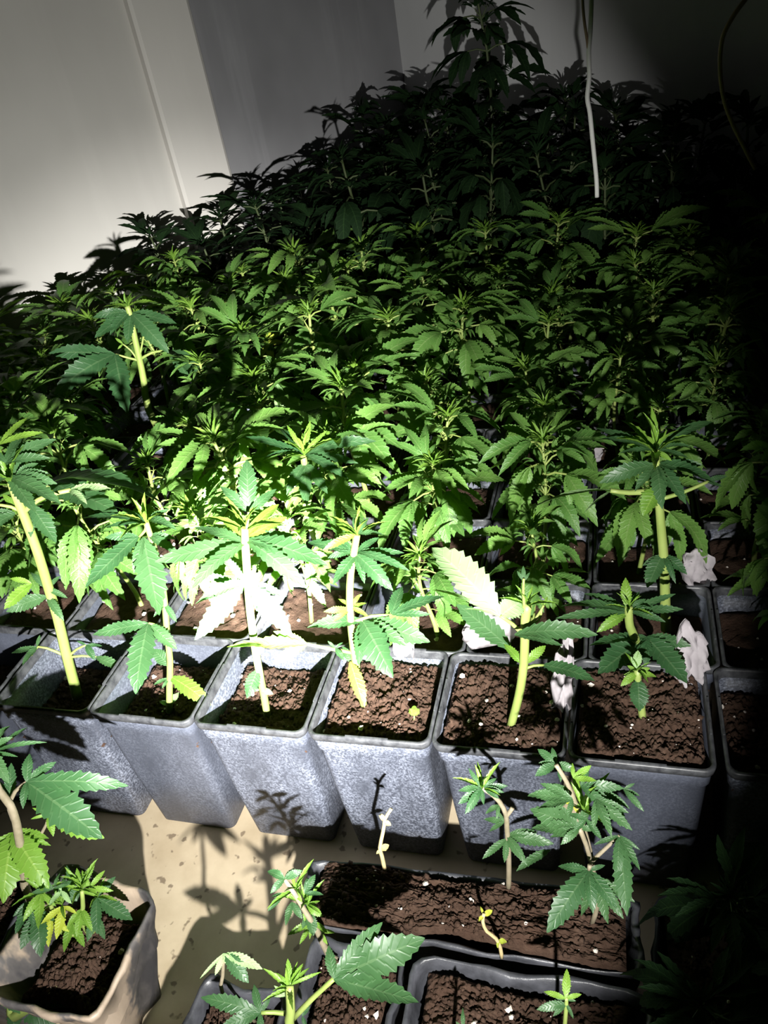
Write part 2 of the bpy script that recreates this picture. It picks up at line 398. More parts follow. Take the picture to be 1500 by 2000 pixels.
def make_plant(seed, h, nodes, bare, size, lod, root):
    rnd = random.Random(seed); lx, ly = rnd.uniform(-.1, .1), rnd.uniform(-.1, .1)
    def at(t): return Vector((lx*h*t*t+.03*h*math.sin(t*5+seed), ly*h*t*t+.03*h*math.cos(t*4+seed*2), h*t))
    pts = [at(t/8) for t in range(9)]; mb = MB()
    mb.tube([at(-.04)]+pts, [.034*U]+[U*(.034-.016*i/8) for i in range(9)], 7 if lod == 0 else 5)
    az0 = rnd.uniform(0, PI)
    leaves = []
    for k in range(nodes):
        f = k/(nodes-1); t = bare+(.97-bare)*f; p = at(t)
        prof = (.7+.75*f-.95*max(0, f-.62)*1.15)
        for sgn in (0, PI):
            if f < .2 and rnd.random() < .3: continue
            az = az0+k*PI/2*1.02+sgn+rnd.uniform(-.35, .35)
            el = rnd.uniform(-.05, .4)+.5*max(0, f-.65)
            d = Vector((math.cos(az)*math.cos(el), math.sin(az)*math.cos(el), math.sin(el)))
            upv = Vector((rnd.uniform(-.25, .25), rnd.uniform(-.25, .25), 1))
            kind = 'big' if f < .82 else 'small'
            leaves.append((p, frame(d, upv), size*prof*rnd.uniform(.85, 1.15), kind, rnd.randint(0, 7)))
            if .15 < f < .85 and rnd.random() < .6:                       # axillary shoot
                d2 = Vector((math.cos(az+.3)*.55, math.sin(az+.3)*.55, .85)).normalized(); q = p+d2*(.16*U)
                mb.tube([p, p+d2*(.09*U), q], [.014*U, .011*U, .008*U], 5, 0, False)
                for a2 in (0, 2.1, 4.2):
                    d3 = Vector((math.cos(az+a2)*.8, math.sin(az+a2)*.8, .55)).normalized()
                    leaves.append((q, frame(d3, Vector((0, 0, 1))), size*.38*rnd.uniform(.7, 1.2), 'small', rnd.randint(0, 7)))
    mb.build('stem', [STEMF if lod else STEM], root)
    top = at(1.0)
    for a in range(4):
        az = az0+a*PI/2; d3 = Vector((math.cos(az)*.8, math.sin(az)*.8, .6))
        leaves.append((top, frame(d3, Vector((0, 0, 1))), size*.42*rnd.uniform(.8, 1.2), 'young', a))
    for p, M, s, kind, v in leaves:
        ms = LV[lod][kind]; o = ob('leaf', ms[v % len(ms)], root); mm = M.to_4x4() @ Matrix.Scale(s, 4); mm.translation = p; o.matrix_local = mm
    ob('shoot_tip', (TIPSD if lod else TIPS)[seed % 5], root, top)
    return root
PROT = []
for k in range(12):
    r = thing('cannabis_plant', '', 'plant', (0, 0, 0)); PROT.append(make_plant(300+k, 1.0*U*1.55, 6+k % 3, .34+.05*(k % 3), U*(.56+.04*(k % 4)), 0, r))
PROTF = []
for k in range(6):
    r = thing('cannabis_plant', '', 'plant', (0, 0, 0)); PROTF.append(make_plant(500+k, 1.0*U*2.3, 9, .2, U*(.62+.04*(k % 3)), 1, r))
used = set()
def plant_copy(proto, loc, rz, sc, label, group):
    if proto not in used: r = proto; used.add(proto)
    else:
        r = proto.copy(); COL.objects.link(r)
        for ch in proto.children:
            c = ch.copy(); COL.objects.link(c); c.parent = r
    r.location = loc; r.rotation_euler = (0, 0, rz); r.scale = (sc[0], sc[0], sc[1]); tag(r, label, 'plant', group); return r
def project(p):
    d = p-CAM; z = d.dot(FWD); return (750+FPX*d.dot(RGT)/z, 1000-FPX*d.dot(UPV)/z) if z > .1 else (-9999, 0)
rnd = random.Random(5)
OFF = {2: .119, 3: .128}
SKIP = {(2, 6)}                                           # spots taken by plants built one by one further down
near_pots = 0
for r in range(2, 17):
    y = (r-.5)*RD; off = OFF.get(r, rnd.uniform(-.25, .25)); cnt = 0
    for c in range(-9, 10):
        x = c+.5+off
        if x > 8.9: continue
        p2 = Vector((x, y))
        if (p2-WA).dot(wn) < 1.1 or (p2-CORN).dot(wdir) > -.9: continue
        px, py = project(Vector((x, y, 1.0)))
        if px < -330 or px > 1600: continue
        cnt += 1
        lv = rnd.uniform(-.3, -.08)
        plab = 'black square plastic pot, %s from left in the %s pot row' % (ordn(cnt), ordn(r)); pg = 'pots in rows'
        pot(x, y, lv, plab, rz=rnd.uniform(-.02, .02), group=pg, k=rnd.randint(0, 9))
        if (r, c) in SKIP or (3 <= r <= 6 and 190 < px < 345 and py < 900): continue
        wall = min((p2-WA).dot(wn), -(p2-CORN).dot(wdir))
        dark = x > 7.2
        if y > 8.2 or (y > 6.5 and wall < 1.6):
            hh = rnd.uniform(.92, 1.1)*(1+.03*max(0, y-8))*(.80 if px < 130 else .74 if px < 420 else .86 if px < 720 else 1.05)
            g = 'dark plants in the unlit rear rows'
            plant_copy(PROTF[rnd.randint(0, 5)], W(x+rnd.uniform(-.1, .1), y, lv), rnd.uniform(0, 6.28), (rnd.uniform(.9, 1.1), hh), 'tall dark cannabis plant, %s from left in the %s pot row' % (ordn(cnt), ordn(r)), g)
        else:
            hh = rnd.uniform(.78, 1.08)*(.92 if r == 2 else 1)
            sc = rnd.uniform(.9, 1.12)*(.92 if r <= 2 else 1.0)
            if x > 3.6 and r <= 5: sc *= .70; hh *= .80
            elif x > 4.5 and r <= 8: sc *= .85; hh *= .9
            elif r <= 5: sc *= .84; hh *= .92
            if dark: lab = 'unlit cannabis plant in shadow, %s from left in the %s pot row' % (ordn(cnt), ordn(r))
            else: lab = 'green cannabis plant, %s from left in the %s pot row from the front' % (ordn(cnt), ordn(r))
            plant_copy(PROT[rnd.randint(0, 11)], W(x+rnd.uniform(-.12, .12), y+rnd.uniform(-.1, .1), lv), rnd.uniform(0, 6.28), (sc, hh), lab, 'potted plants in rows')
for r in PROT+PROTF:
    if r not in used:
        for c in list(r.children): bpy.data.objects.remove(c)
        bpy.data.objects.remove(r)

r = thing('cannabis_plant', 'very tall dark cannabis plant rising to the top edge in front of the far wall', 'plant', W(4.35, 10.7, -.15))
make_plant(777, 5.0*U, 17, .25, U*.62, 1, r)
# ------------------------------------------------------------------ plants built one by one
class Hero:
    def __init__(s, label, base=None, z=None, h=None, group=None, name='cannabis_plant', world=None):
        p = world if world is not None else (atz(base[0], base[1], z) if z is not None else ath(base[0], base[1], h))
        s.p = p; s.h = hof(p); s.root = thing(name, label, 'plant', L(p), 0, group); s.mb = MB(); s.o = L(p); s.stemmat = STEM
    def P(s, px, py, dh=0.): return ath(px, py, s.h+dh)
    def stem(s, pts, r0=.035, r1=.02, dh=0., dh1=None):
        k = len(pts); dh1 = dh if dh1 is None else dh1
        ws = [L(s.P(x, y, dh+(dh1-dh)*i/(k-1)))-s.o for i, (x, y) in enumerate(pts)]
        # smooth the polyline a little
        out = []
        for i in range(k-1):
            for t in (0, .5): 
                a = ws[max(i-1, 0)]; b = ws[i]; c = ws[i+1]; d = ws[min(i+2, k-1)]
                out.append(.5*((2*b)+(c-a)*t+(2*a-5*b+4*c-d)*t*t+(3*b-a-3*c+d)*t**3))
        out.append(ws[-1]); n = len(out)
        s.mb.tube(out, [U*(r0+(r1-r0)*i/(n-1)) for i in range(n)], 8)
    def leaf(s, j, tips, m=.5, dh=0., wid=.15, arch=.06, fold=.22, mat=None, tilt=0., label=None, teeth=11):
        # j = leaf junction, tips = where its leaflets end; all lie in one leaf plane (m = 0 upright facing the viewer, 1 level)
        J = s.P(j[0], j[1], dh); n = (Vector((0, 0, 1))*m + (CAM-J).normalized()*(1-m)); n += RGT*tilt; n.normalize()
        mb = MB()
        for t in tips:
            w = t[2] if len(t) > 2 else wid
            T = atp(t[0], t[1], J, n)
            mb.leaflet((L(J)-s.o), (L(T)-s.o), n, w, arch*random.uniform(.3, 2.2), fold*random.uniform(.4, 2.), teeth, ser=.15, twist=random.uniform(-.7, .7))
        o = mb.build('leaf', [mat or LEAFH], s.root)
        if label: o['label'] = label
        return o
    def tip(s, at, size=.25, dh=0., mat=None):
        J = L(s.P(at[0], at[1], dh))-s.o; o = ob('shoot_tip', TIPS[hash(at) % 5], s.root, J, (0, 0, at[0] % 6), size/.26); return o
    def done(s):
        if s.mb.v: s.mb.build('stem', [s.stemmat], s.root)
        return s.root
random.seed(3)

# front row, left to right
a = Hero('cannabis plant with a thick pale stem leaning left out of the leftmost front pot', (152, 1360), -.42)
a.stem([(152, 1362), (141, 1322), (128, 1272), (112, 1205), (95, 1150), (72, 1075), (48, 1010), (32, 970), (22, 942)], .050, .036)
a.stem([(130, 1283), (108, 1272), (75, 1263), (62, 1280)], .014, .008); a.stem([(133, 1283), (150, 1268), (168, 1260)], .014, .008); a.stem([(135, 1284), (160, 1281), (188, 1283)], .013, .009)
a.leaf((72, 1264), [(22, 1276), (44, 1300, .2), (78, 1240)], .5); a.leaf((168, 1260), [(150, 1252), (186, 1290, .2), (200, 1262)], .4); a.leaf((186, 1283), [(250, 1314, .15)], .5)
a.stem([(44, 1004), (62, 985), (92, 968), (138, 957)], .022, .018)
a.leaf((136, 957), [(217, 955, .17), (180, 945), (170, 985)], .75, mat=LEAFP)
a.stem([(42, 1000), (22, 990), (-10, 985)], .016, .012); a.leaf((30, 1003), [(-30, 1040, .22), (-20, 1000)], .4)
a.leaf((92, 1150), [(60, 1118), (132, 1168), (118, 1125)], .4); a.leaf((62, 1140), [(8, 1190, .2), (30, 1160), (20, 1130)], .45, mat=LEAFN)
a.leaf((92, 1165), [(12, 1195, .2), (125, 1213), (52, 1170)], .4)
a.leaf((30, 930), [(112, 945, .15), (75, 905), (95, 925)], .6); a.leaf((15, 905), [(80, 880), (60, 860), (-20, 880)], .6); a.leaf((95, 942), [(320, 985, .12), (250, 930), (230, 1000)], .85, dh=.3)
a.tip((20, 940), .45); a.leaf((20, 940), [(60, 885, .12), (5, 880, .12), (-30, 900, .12), (90, 910, .12)], .5); a.leaf((40, 1000), [(75, 960), (90, 975)], .5, mat=LEAFN); a.leaf((38, 998), [(5, 965), (12, 980)], .5, mat=LEAFN)
a.leaf((10, 905), [(110, 858, .13), (98, 895, .13), (60, 838, .12)], .7); a.leaf((18, 930), [(120, 985, .15), (70, 1000, .15), (-30, 960, .15)], .6); a.leaf((0, 868), [(85, 845, .1), (55, 815, .1), (-20, 830)], .6, mat=LEAFN); a.leaf((60, 985), [(110, 1060, .2), (60, 1050, .15)], .3, dh=.15)
a.done()

a = Hero('slim cannabis plant in the second front pot with one drooping three-part leaf', (331, 1388), -.31)
a.stem([(331, 1390), (331, 1340), (332, 1290), (326, 1235), (321, 1170), (312, 1110), (298, 1060), (285, 1020)], .03, .022)
a.stem([(328, 1232), (310, 1222), (290, 1217)], .012, .01)
a.leaf((289, 1217), [(181, 1240, .14), (265, 1356, .19)], .35); a.leaf((292, 1219), [(346, 1268, .2)], .3)
a.leaf((334, 1322), [(413, 1378, .17)], .5, mat=LEAFN); a.leaf((330, 1325), [(300, 1338), (316, 1345), (352, 1340)], .5); a.leaf((330, 1378), [(350, 1352, .25), (312, 1370, .25)], .5, mat=LEAFP)
a.leaf((331, 1300), [(300, 1268, .3)], .4)
a.leaf((270, 1048), [(167, 1147, .15), (205, 1050)], .45); a.leaf((280, 1050), [(311, 1202, .19), (262, 1120, .15)], .3); a.leaf((290, 1046), [(345, 1053, .13), (350, 1085)], .5)
a.leaf((283, 1018), [(160, 1012, .07), (205, 1030, .08), (225, 990, .08)], .8); a.leaf((287, 1015), [(340, 1012), (345, 1035), (330, 995)], .75); a.tip((285, 1018), .3)
a.leaf((322, 1180), [(345, 1215), (300, 1205)], .4)
a.stem([(286, 1022), (284, 1035), (272, 1048)], .014, .01)
a.done()

a = Hero('overexposed cannabis plant in the torch beam, white stem in the third front pot', (522, 1396), -.25)
a.stem([(522, 1398), (515, 1355), (504, 1300), (496, 1250), (488, 1190), (483, 1120), (479, 1060), (478, 1030)], .032, .03)
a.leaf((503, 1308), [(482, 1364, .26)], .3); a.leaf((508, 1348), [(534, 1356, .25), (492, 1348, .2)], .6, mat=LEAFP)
a.leaf((478, 1135), [(380, 1250, .16), (382, 1180, .15), (430, 1085, .15)], .35); a.leaf((485, 1140), [(570, 1240, .16), (560, 1165, .14), (520, 1210, .14)], .35)
a.leaf((480, 1060), [(302, 1098, .11), (375, 1150, .13), (380, 1030, .11)], .7); a.leaf((482, 1055), [(640, 1105, .13), (575, 1045, .13), (600, 1150, .12)], .65)
a.leaf((480, 1050), [(560, 1010), (545, 985), (430, 1010)], .6, mat=LEAFN); a.leaf((472, 1150), [(400, 1120, .12), (440, 1200, .13)], .4)
a.leaf((505, 1280), [(500, 1245, .25), (516, 1262, .2)], .2, mat=LEAFP)
a.tip((478, 1030), .34)
a.leaf((486, 1000), [(482, 898, .2), (430, 950, .16), (540, 955, .15)], .2, dh=.1); a.stem([(479, 1045), (483, 1022), (486, 1000)], .014, .01)
a.done()

a = Hero('cannabis plant in the middle front pot with a hanging yellow leaflet', (710, 1378), -.12)
a.stem([(711, 1380), (703, 1335), (694, 1290), (687, 1235), (683, 1175), (685, 1120), (692, 1075), (697, 1045)], .032, .026)
a.leaf((684, 1292), [(712, 1382, .17)], .25, mat=LEAFY, label='yellow leaflet hanging down to the soil'); a.leaf((690, 1298), [(668, 1262, .2), (712, 1268, .2)], .4)
a.stem([(690, 1275), (650, 1268), (600, 1258)], .016, .012); a.leaf((600, 1258), [(443, 1264, .11), (534, 1233, .13), (532, 1298, .16)], .6, mat=LEAFN)
a.leaf((655, 1266), [(640, 1252), (670, 1255), (672, 1290, .2)], .4)
a.leaf((708, 1212), [(600, 1226, .16), (768, 1324, .25), (700, 1300, .16)], .4); a.leaf((710, 1214), [(840, 1254, .17), (795, 1262, .16)], .55)
a.stem([(685, 1240), (700, 1222), (708, 1212)], .014, .01)
a.leaf((684, 1190), [(650, 1215), (632, 1195), (716, 1178)], .5, mat=LEAFN); a.leaf((686, 1185), [(720, 1205), (705, 1160), (660, 1170)], .4, mat=LEAFN)
a.stem([(690, 1215), (725, 1203), (765, 1201)], .014, .01); a.leaf((765, 1200), [(786, 1145, .24), (868, 1165, .12), (842, 1200, .1)], .6)
a.leaf((695, 1082), [(650, 1142, .17), (768, 1154, .17), (712, 1140, .15)], .35); a.leaf((697, 1078), [(800, 1115, .08), (790, 1080, .1), (740, 1050)], .7); a.leaf((690, 1078), [(640, 1090), (600, 1060), (655, 1050)], .6)
a.leaf((696, 1045), [(630, 1075, .13), (742, 1022, .14), (655, 1022)], .5, mat=LEAFN); a.leaf((698, 1042), [(750, 1045), (690, 1010), (720, 1010)], .5); a.tip((697, 1042), .26)
a.done()

a = Hero('cannabis plant with a curved pale stem and large upturned pale leaf', (998, 1417), -.05)
a.stem([(997, 1419), (1008, 1380), (1017, 1340), (1023, 1295), (1025, 1250), (1026, 1210), (1030, 1180)], .032, .034)
a.stem([(1022, 1240), (1000, 1218), (977, 1203)], .016, .012)
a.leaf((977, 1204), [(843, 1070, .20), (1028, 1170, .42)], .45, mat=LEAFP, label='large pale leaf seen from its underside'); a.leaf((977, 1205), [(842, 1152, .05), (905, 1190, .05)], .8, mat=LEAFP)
a.leaf((1005, 1240), [(1168, 1240, .13), (1100, 1262, .1)], .8, dh=-.1); a.leaf((1000, 1270), [(892, 1180, .16)], .5, dh=.2)
a.leaf((1020, 1296), [(984, 1258, .2), (1000, 1285)], .4, mat=LEAFN); a.leaf((1028, 1296), [(1066, 1261, .2), (1052, 1282)], .4, mat=LEAFN)
a.stem([(1026, 1306), (1042, 1300), (1062, 1299)], .012, .01); a.leaf((1060, 1299), [(1162, 1330, .17)], .6)
a.stem([(1028, 1222), (1045, 1210), (1062, 1182)], .01, .008); a.stem([(1028, 1225), (1052, 1212), (1058, 1190)], .01, .008); a.stem([(1025, 1190), (1022, 1160), (1023, 1130)], .012, .008)
a.leaf((1062, 1184), [(1050, 1170), (1070, 1165)], .4, mat=LEAFN); a.tip((1030, 1180), .2); a.leaf((1023, 1135), [(1022, 1105), (1010, 1115), (1035, 1118)], .2)
a.done()

a = Hero('short cannabis plant with one dark hanging leaf in the perlite-sprinkled pot', (1254, 1400), -.04)
a.stem([(1255, 1402), (1252, 1375), (1247, 1340), (1245, 1308)], .03, .024)
a.leaf((1246, 1326), [(1249, 1390, .32)], .15); a.leaf((1244, 1315), [(1212, 1340, .2), (1218, 1318), (1282, 1322, .2)], .5, mat=LEAFN); a.leaf((1246, 1312), [(1270, 1305, .2), (1225, 1300, .2)], .5, mat=LEAFN)
a.leaf((1243, 1305), [(1246, 1270, .28), (1232, 1282)], .1, mat=LEAFP); a.tip((1245, 1308), .16)
a.done()

a = Hero('bushy cannabis plant with a broad ribbed palmate leaf above the perlite-sprinkled pot', None, world=Vector((6.62, 1.3, -.12)))
a.stem([(1243, 1262), (1240, 1245), (1230, 1222), (1228, 1200), (1228, 1185)], .036, .03, -.35)
pp = project(a.p); a.stem([pp, ((pp[0]+1243)/2, (pp[1]+1262)/2), (1243, 1262)], .036, .036, 0, -.35)
a.leaf((1262, 1244), [(1168, 1316, .26), (1262, 1302, .2), (1342, 1335, .24)], .45, dh=-.35); a.leaf((1262, 1244), [(1150, 1262, .14), (1350, 1262, .16)], .7, dh=-.35)
a.leaf((1228, 1196), [(1095, 1185, .1), (1085, 1208, .08), (1140, 1160, .09)], .8, dh=-.35); a.leaf((1230, 1196), [(1335, 1190, .1), (1300, 1215, .13), (1320, 1160, .08)], .75, dh=-.35)
a.leaf((1224, 1200), [(1165, 1235, .17), (1180, 1210, .12)], .5, dh=-.35, mat=LEAFN); a.leaf((1225, 1188), [(1222, 1128, .2)], .1, dh=-.35, mat=LEAFN); a.leaf((1226, 1190), [(1190, 1178), (1262, 1170, .14), (1250, 1155, .1)], .6, dh=-.35)
a.tip((1228, 1188), .2, -.35)
a.done()

a = Hero('tall spiky-topped cannabis plant with a thick stem behind the last lit front pot', (1301, 1228), -.12)
a.stem([(1301, 1230), (1299, 1170), (1297, 1100), (1292, 1040), (1288, 990), (1284, 955), (1282, 910), (1281, 878)], .045, .024)
a.leaf((1293, 1084), [(1264, 1148, .26), (1255, 1105, .15)], .3); a.leaf((1297, 1084), [(1342, 1122, .2), (1320, 1140, .12)], .4)
a.stem([(1286, 965), (1262, 960), (1228, 962), (1192, 958)], .03, .016); a.leaf((1195, 958), [(1012, 1008, .04), (1140, 1002, .05)], .85, mat=LEAFP)
a.stem([(1288, 975), (1320, 966), (1350, 955), (1388, 938)], .018, .012); a.leaf((1285, 950), [(1256, 1008, .32)], .3, mat=LEAFN)
a.leaf((1282, 908), [(1294, 995, .17), (1170, 944, .15), (1240, 960, .15)], .5); a.leaf((1284, 906), [(1396, 945, .16), (1340, 985, .14), (1372, 908)], .6)
a.leaf((1281, 880), [(1163, 836, .08), (1168, 858, .08), (1210, 885, .1)], .75); a.leaf((1283, 878), [(1392, 824, .09), (1350, 872, .09), (1345, 895, .11)], .75); a.leaf((1282, 870), [(1282, 828, .12), (1302, 840), (1260, 850)], .3, mat=LEAFN)
a.leaf((1380, 940), [(1420, 930), (1410, 950)], .6)
a.tip((1281, 876), .42); a.leaf((1281, 882), [(1225, 868, .13), (1240, 850, .12), (1255, 895, .15)], .6, mat=LEAFN); a.leaf((1283, 882), [(1330, 862, .13), (1318, 845, .12), (1312, 900, .15)], .6, mat=LEAFN)
a.done()

a = Hero('large-leaved cannabis plant standing tall on the left, pale forked stem', None, world=Vector((.35, 4.7, -.15)))
pp = project(a.p)
a.stem([pp, (290, 800), (281, 745), (272, 700), (262, 655), (254, 615), (248, 598)], .05, .035)
a.stem([(272, 704), (255, 700), (226, 692)], .02, .012); a.leaf((224, 692), [(106, 770, .17), (250, 808, .19), (95, 690, .14), (170, 740, .12)], .45)
a.stem([(274, 702), (298, 688), (332, 684)], .02, .014); a.leaf((330, 685), [(428, 765, .15), (400, 700, .13), (370, 740, .12)], .55)
a.stem([(272, 700), (278, 670), (282, 645)], .014, .01); a.stem([(268, 702), (256, 685), (240, 672)], .014, .01)
a.leaf((280, 648), [(290, 632), (268, 640), (300, 650)], .4, mat=LEAFN); a.leaf((240, 672), [(225, 660), (230, 682)], .4, mat=LEAFN)
a.leaf((252, 610), [(185, 660, .18), (215, 655, .2), (182, 620)], .4); a.leaf((256, 612), [(330, 690, .18), (345, 632, .16), (250, 670, .2)], .4); a.leaf((250, 598), [(310, 592, .12), (200, 600, .12), (255, 575), (228, 585)], .7, mat=LEAFN)
a.tip((248, 598), .26)
a.done()

a = Hero('spiky-topped cannabis plant just behind the brightest leaves', None, world=Vector((3.55, 2.1, -.2)))
pp = project(a.p)
a.stem([pp, (602, 1010), (600, 960), (596, 915), (592, 890)], .045, .03)
a.leaf((593, 888), [(480, 853, .07), (515, 895, .09), (545, 838, .08)], .7); a.leaf((593, 885), [(606, 822, .1), (560, 830, .08), (640, 840, .08)], .3, mat=LEAFN); a.leaf((597, 888), [(700, 905, .09), (735, 862, .1), (680, 935, .1)], .75)
a.leaf((594, 905), [(640, 965, .16), (560, 968, .16), (600, 990, .15)], .5); a.tip((593, 885), .34)
a.done()

a = Hero('small cannabis plant with bright yellow dying leaflets in the middle of the rows', (528, 770), -.1)
a.stem([(528, 772), (527, 735), (524, 695), (522, 672)], .03, .02)
a.leaf((522, 672), [(555, 668, .17), (508, 700, .17), (535, 712, .17)], .4, mat=LEAFY); a.leaf((521, 668), [(530, 640, .15), (500, 655, .14), (545, 650, .14)], .4, mat=LEAFY); a.leaf((524, 690), [(490, 705, .15), (560, 700, .15)], .5); a.tip((521, 668), .3)
a.done()

# plants of the floor-level pots in the foreground
a = Hero('foreground cannabis plant at the left edge with yellow-green fan leaves', None, h=None, world=Vector((2.4, -1.3, -.78)))
pp = project(a.p); a.stemmat = STEMD
d0 = .15
a.stem([pp, (60, 1760), (46, 1690), (35, 1625), (30, 1600), (20, 1572), (-2, 1543), (-20, 1500)], .035, .024, 0, d0)
a.stem([(34, 1615), (18, 1580), (30, 1545), (52, 1528)], .018, .012, d0); a.leaf((52, 1527), [(251, 1535, .105), (200, 1638, .19), (58, 1472, .2), (110, 1488, .16), (45, 1580, .16)], .4, d0)
a.stem([(40, 1650), (80, 1630), (96, 1592)], .014, .01, d0); a.leaf((96, 1592), [(204, 1637, .17), (104, 1634, .2), (60, 1600, .1), (63, 1578, .1)], .45, d0, mat=LEAFN)
a.stem([(36, 1640), (26, 1630)], .014, .012, d0); a.leaf((25, 1626), [(96, 1736, .22), (6, 1765, .24), (96, 1638, .17), (-40, 1700, .2), (100, 1652, .1)], .35, d0, mat=LEAFN)
a.leaf((18, 1565), [(22, 1490, .17), (-10, 1520)], .3, d0); a.leaf((-15, 1470), [(92, 1450, .05), (35, 1478, .07), (55, 1420, .1)], .8, d0); a.leaf((-25, 1460), [(20, 1418, .2), (25, 1440, .15), (18, 1530, .16)], .4, d0)
a.done()

a = Hero('cluster of small yellow-green cannabis seedlings in the stained bag pot', None, world=Vector((2.58, -1.4, -.78)))
pp = project(a.p)
a.stem([pp, (160, 1800), (162, 1770), (160, 1740)], .022, .014); a.stem([pp, (120, 1820), (100, 1770), (85, 1745)], .02, .012); a.stem([pp, (190, 1800), (188, 1770), (186, 1755)], .02, .012)
a.leaf((158, 1735), [(186, 1680, .14), (150, 1695, .16), (178, 1725)], .2, mat=LEAFN); a.leaf((188, 1752), [(259, 1797, .18), (226, 1712, .17), (190, 1825, .18)], .45)
a.leaf((80, 1745), [(45, 1800, .16), (75, 1815, .17), (110, 1770, .14), (72, 1725)], .45, mat=LEAFN); a.leaf((125, 1770), [(80, 1805, .16), (110, 1835, .17), (150, 1785, .16)], .45, mat=LEAFY)
a.leaf((150, 1760), [(120, 1715, .14), (105, 1735, .14), (130, 1690, .1), (160, 1700, .1)], .4); a.leaf((160, 1775), [(130, 1815, .17), (180, 1820, .17), (150, 1830, .17)], .4, mat=LEAFN)
a.leaf((75, 1780), [(40, 1855, .2), (80, 1870, .22), (110, 1800)], .35); a.tip((85, 1742), .22); a.tip((160, 1735), .22); a.tip((190, 1750), .2); a.tip((120, 1765), .2)
a.leaf((105, 1735), [(70, 1715, .14), (60, 1745, .14), (118, 1705, .14), (135, 1728, .13)], .4); a.leaf((175, 1735), [(205, 1700, .14), (222, 1740, .14), (160, 1700, .13)], .4, mat=LEAFN)
a.leaf((100, 1790), [(60, 1835, .17), (95, 1850, .18), (135, 1820, .16)], .4, mat=LEAFY); a.leaf((60, 1760), [(25, 1790, .18), (30, 1825, .18), (65, 1810, .16)], .4); a.leaf((140, 1800), [(125, 1860, .17), (165, 1850, .16), (178, 1808, .14)], .4, mat=LEAFN)
a.leaf((185, 1785), [(170, 1840, .18), (205, 1835, .16)], .35); a.leaf((120, 1740), [(95, 1770, .2), (140, 1765, .18), (110, 1712, .15)], .4, mat=LEAFP)
a.done()

a = Hero('foreground cannabis plant in the bottom left corner with folded leaf blades', None, world=Vector((2.55, -1.75, -.78)))
pp = project(a.p)
a.stem([pp, (30, 1985), (22, 1960), (0, 1940), (-20, 1920)], .04, .03, 0, .25); a.stem([(20, 1955), (45, 1920), (65, 1900)], .016, .012, .25)
a.leaf((65, 1902), [(227, 1805, .08), (188, 1788, .09), (130, 1912, .16), (100, 1830, .13)], .5, .25, mat=LEAFN); a.leaf((-25, 1915), [(150, 1962, .14), (60, 1880, .14), (40, 1980, .13)], .6, .25)
a.leaf((25, 1965), [(112, 2004, .17), (32, 2040, .2), (70, 1950)], .5, .25)
a.done()

a = Hero('small wilted cannabis seedling with four limp leaflets by the floor gap', None, world=Vector((4.0, -1.68, -.95)))
a.stemmat = STEMD; pp = project(a.p)
a.stem([pp, (436, 1945), (435, 1905), (437, 1864)], .014, .011)
a.leaf((437, 1862), [(390, 1912, .06), (420, 1905, .16)], .2, mat=LEAFP); a.leaf((440, 1862), [(486, 1920, .22), (455, 1890, .2)], .2); a.leaf((440, 1862), [(513, 1893, .14)], .3, mat=LEAFP); a.leaf((437, 1862), [(452, 1886, .3)], .2, mat=LEAFP)
a.done()

a = Hero('leaning cannabis plant with many small leaves beside the tan floor gap', None, world=Vector((4.45, -1.22, -.9)))
a.stemmat = STEMD; pp = project(a.p)
a.stem([pp, (640, 1862), (618, 1815), (596, 1780), (575, 1745), (556, 1718)], .026, .014, 0, .15)
a.leaf((556, 1716), [(522, 1702, .26), (590, 1700, .24), (528, 1745, .2), (575, 1695, .2)], .5, .15); a.leaf((555, 1745), [(523, 1780, .16), (530, 1752)], .4, .15); a.leaf((570, 1762), [(558, 1808, .18), (590, 1795, .2)], .3, .15)
a.leaf((595, 1745), [(616, 1708, .2), (632, 1748, .16), (600, 1715, .15)], .4, .15); a.leaf((600, 1768), [(630, 1790, .25), (595, 1800, .22), (625, 1760)], .3, .15, mat=LEAFN); a.leaf((575, 1740), [(590, 1762, .2), (560, 1755), (590, 1722)], .4, .15, mat=LEAFN)
a.leaf((612, 1800), [(562, 1826, .14), (585, 1845, .13), (605, 1835), (640, 1822)], .5, .1, mat=LEAFN); a.leaf((622, 1818), [(655, 1822, .13), (640, 1845)], .5, .1, mat=LEAFN); a.leaf((604, 1782), [(612, 1828, .3), (590, 1815, .2)], .2, .12)
a.tip((578, 1735), .22, .15); a.tip((600, 1765), .2, .15)
a.done()

a = Hero('cannabis plant at the bottom centre with one large three-pointed leaf held out right', None, world=Vector((4.42, -1.85, -.92)))
pp = project(a.p)
a.stem([pp, (566, 2010), (568, 1975), (566, 1940), (566, 1925)], .034, .024, 0, .1); a.stem([(570, 1992), (610, 1950), (652, 1912)], .02, .015, .1)
a.leaf((652, 1912), [(747, 1801, .15), (830, 1832, .19), (818, 1958, .16), (642, 1846, .2)], .5, .1, label='large leaf with a dry tip'); a.leaf((655, 1915), [(695, 1930, .2)], .5, .1, mat=LEAFP)
a.stem([(562, 1980), (535, 1977), (510, 1978)], .016, .012, .1); a.leaf((508, 1978), [(392, 1948, .13), (496, 1922, .18), (428, 2010, .17), (528, 1950, .18), (510, 2030, .17)], .5, .1)
a.leaf((566, 1925), [(562, 1872, .16), (592, 1882, .13), (540, 1900, .1), (628, 1898, .06), (605, 1890, .1)], .3, .1, mat=LEAFN); a.leaf((560, 1945), [(535, 1925, .12), (548, 1915, .12), (530, 1945, .1)], .4, .1, mat=LEAFP); a.leaf((590, 1985), [(605, 1960, .25), (600, 2010, .2)], .4, .1)
a.tip((566, 1930), .2, .1)
a.done()

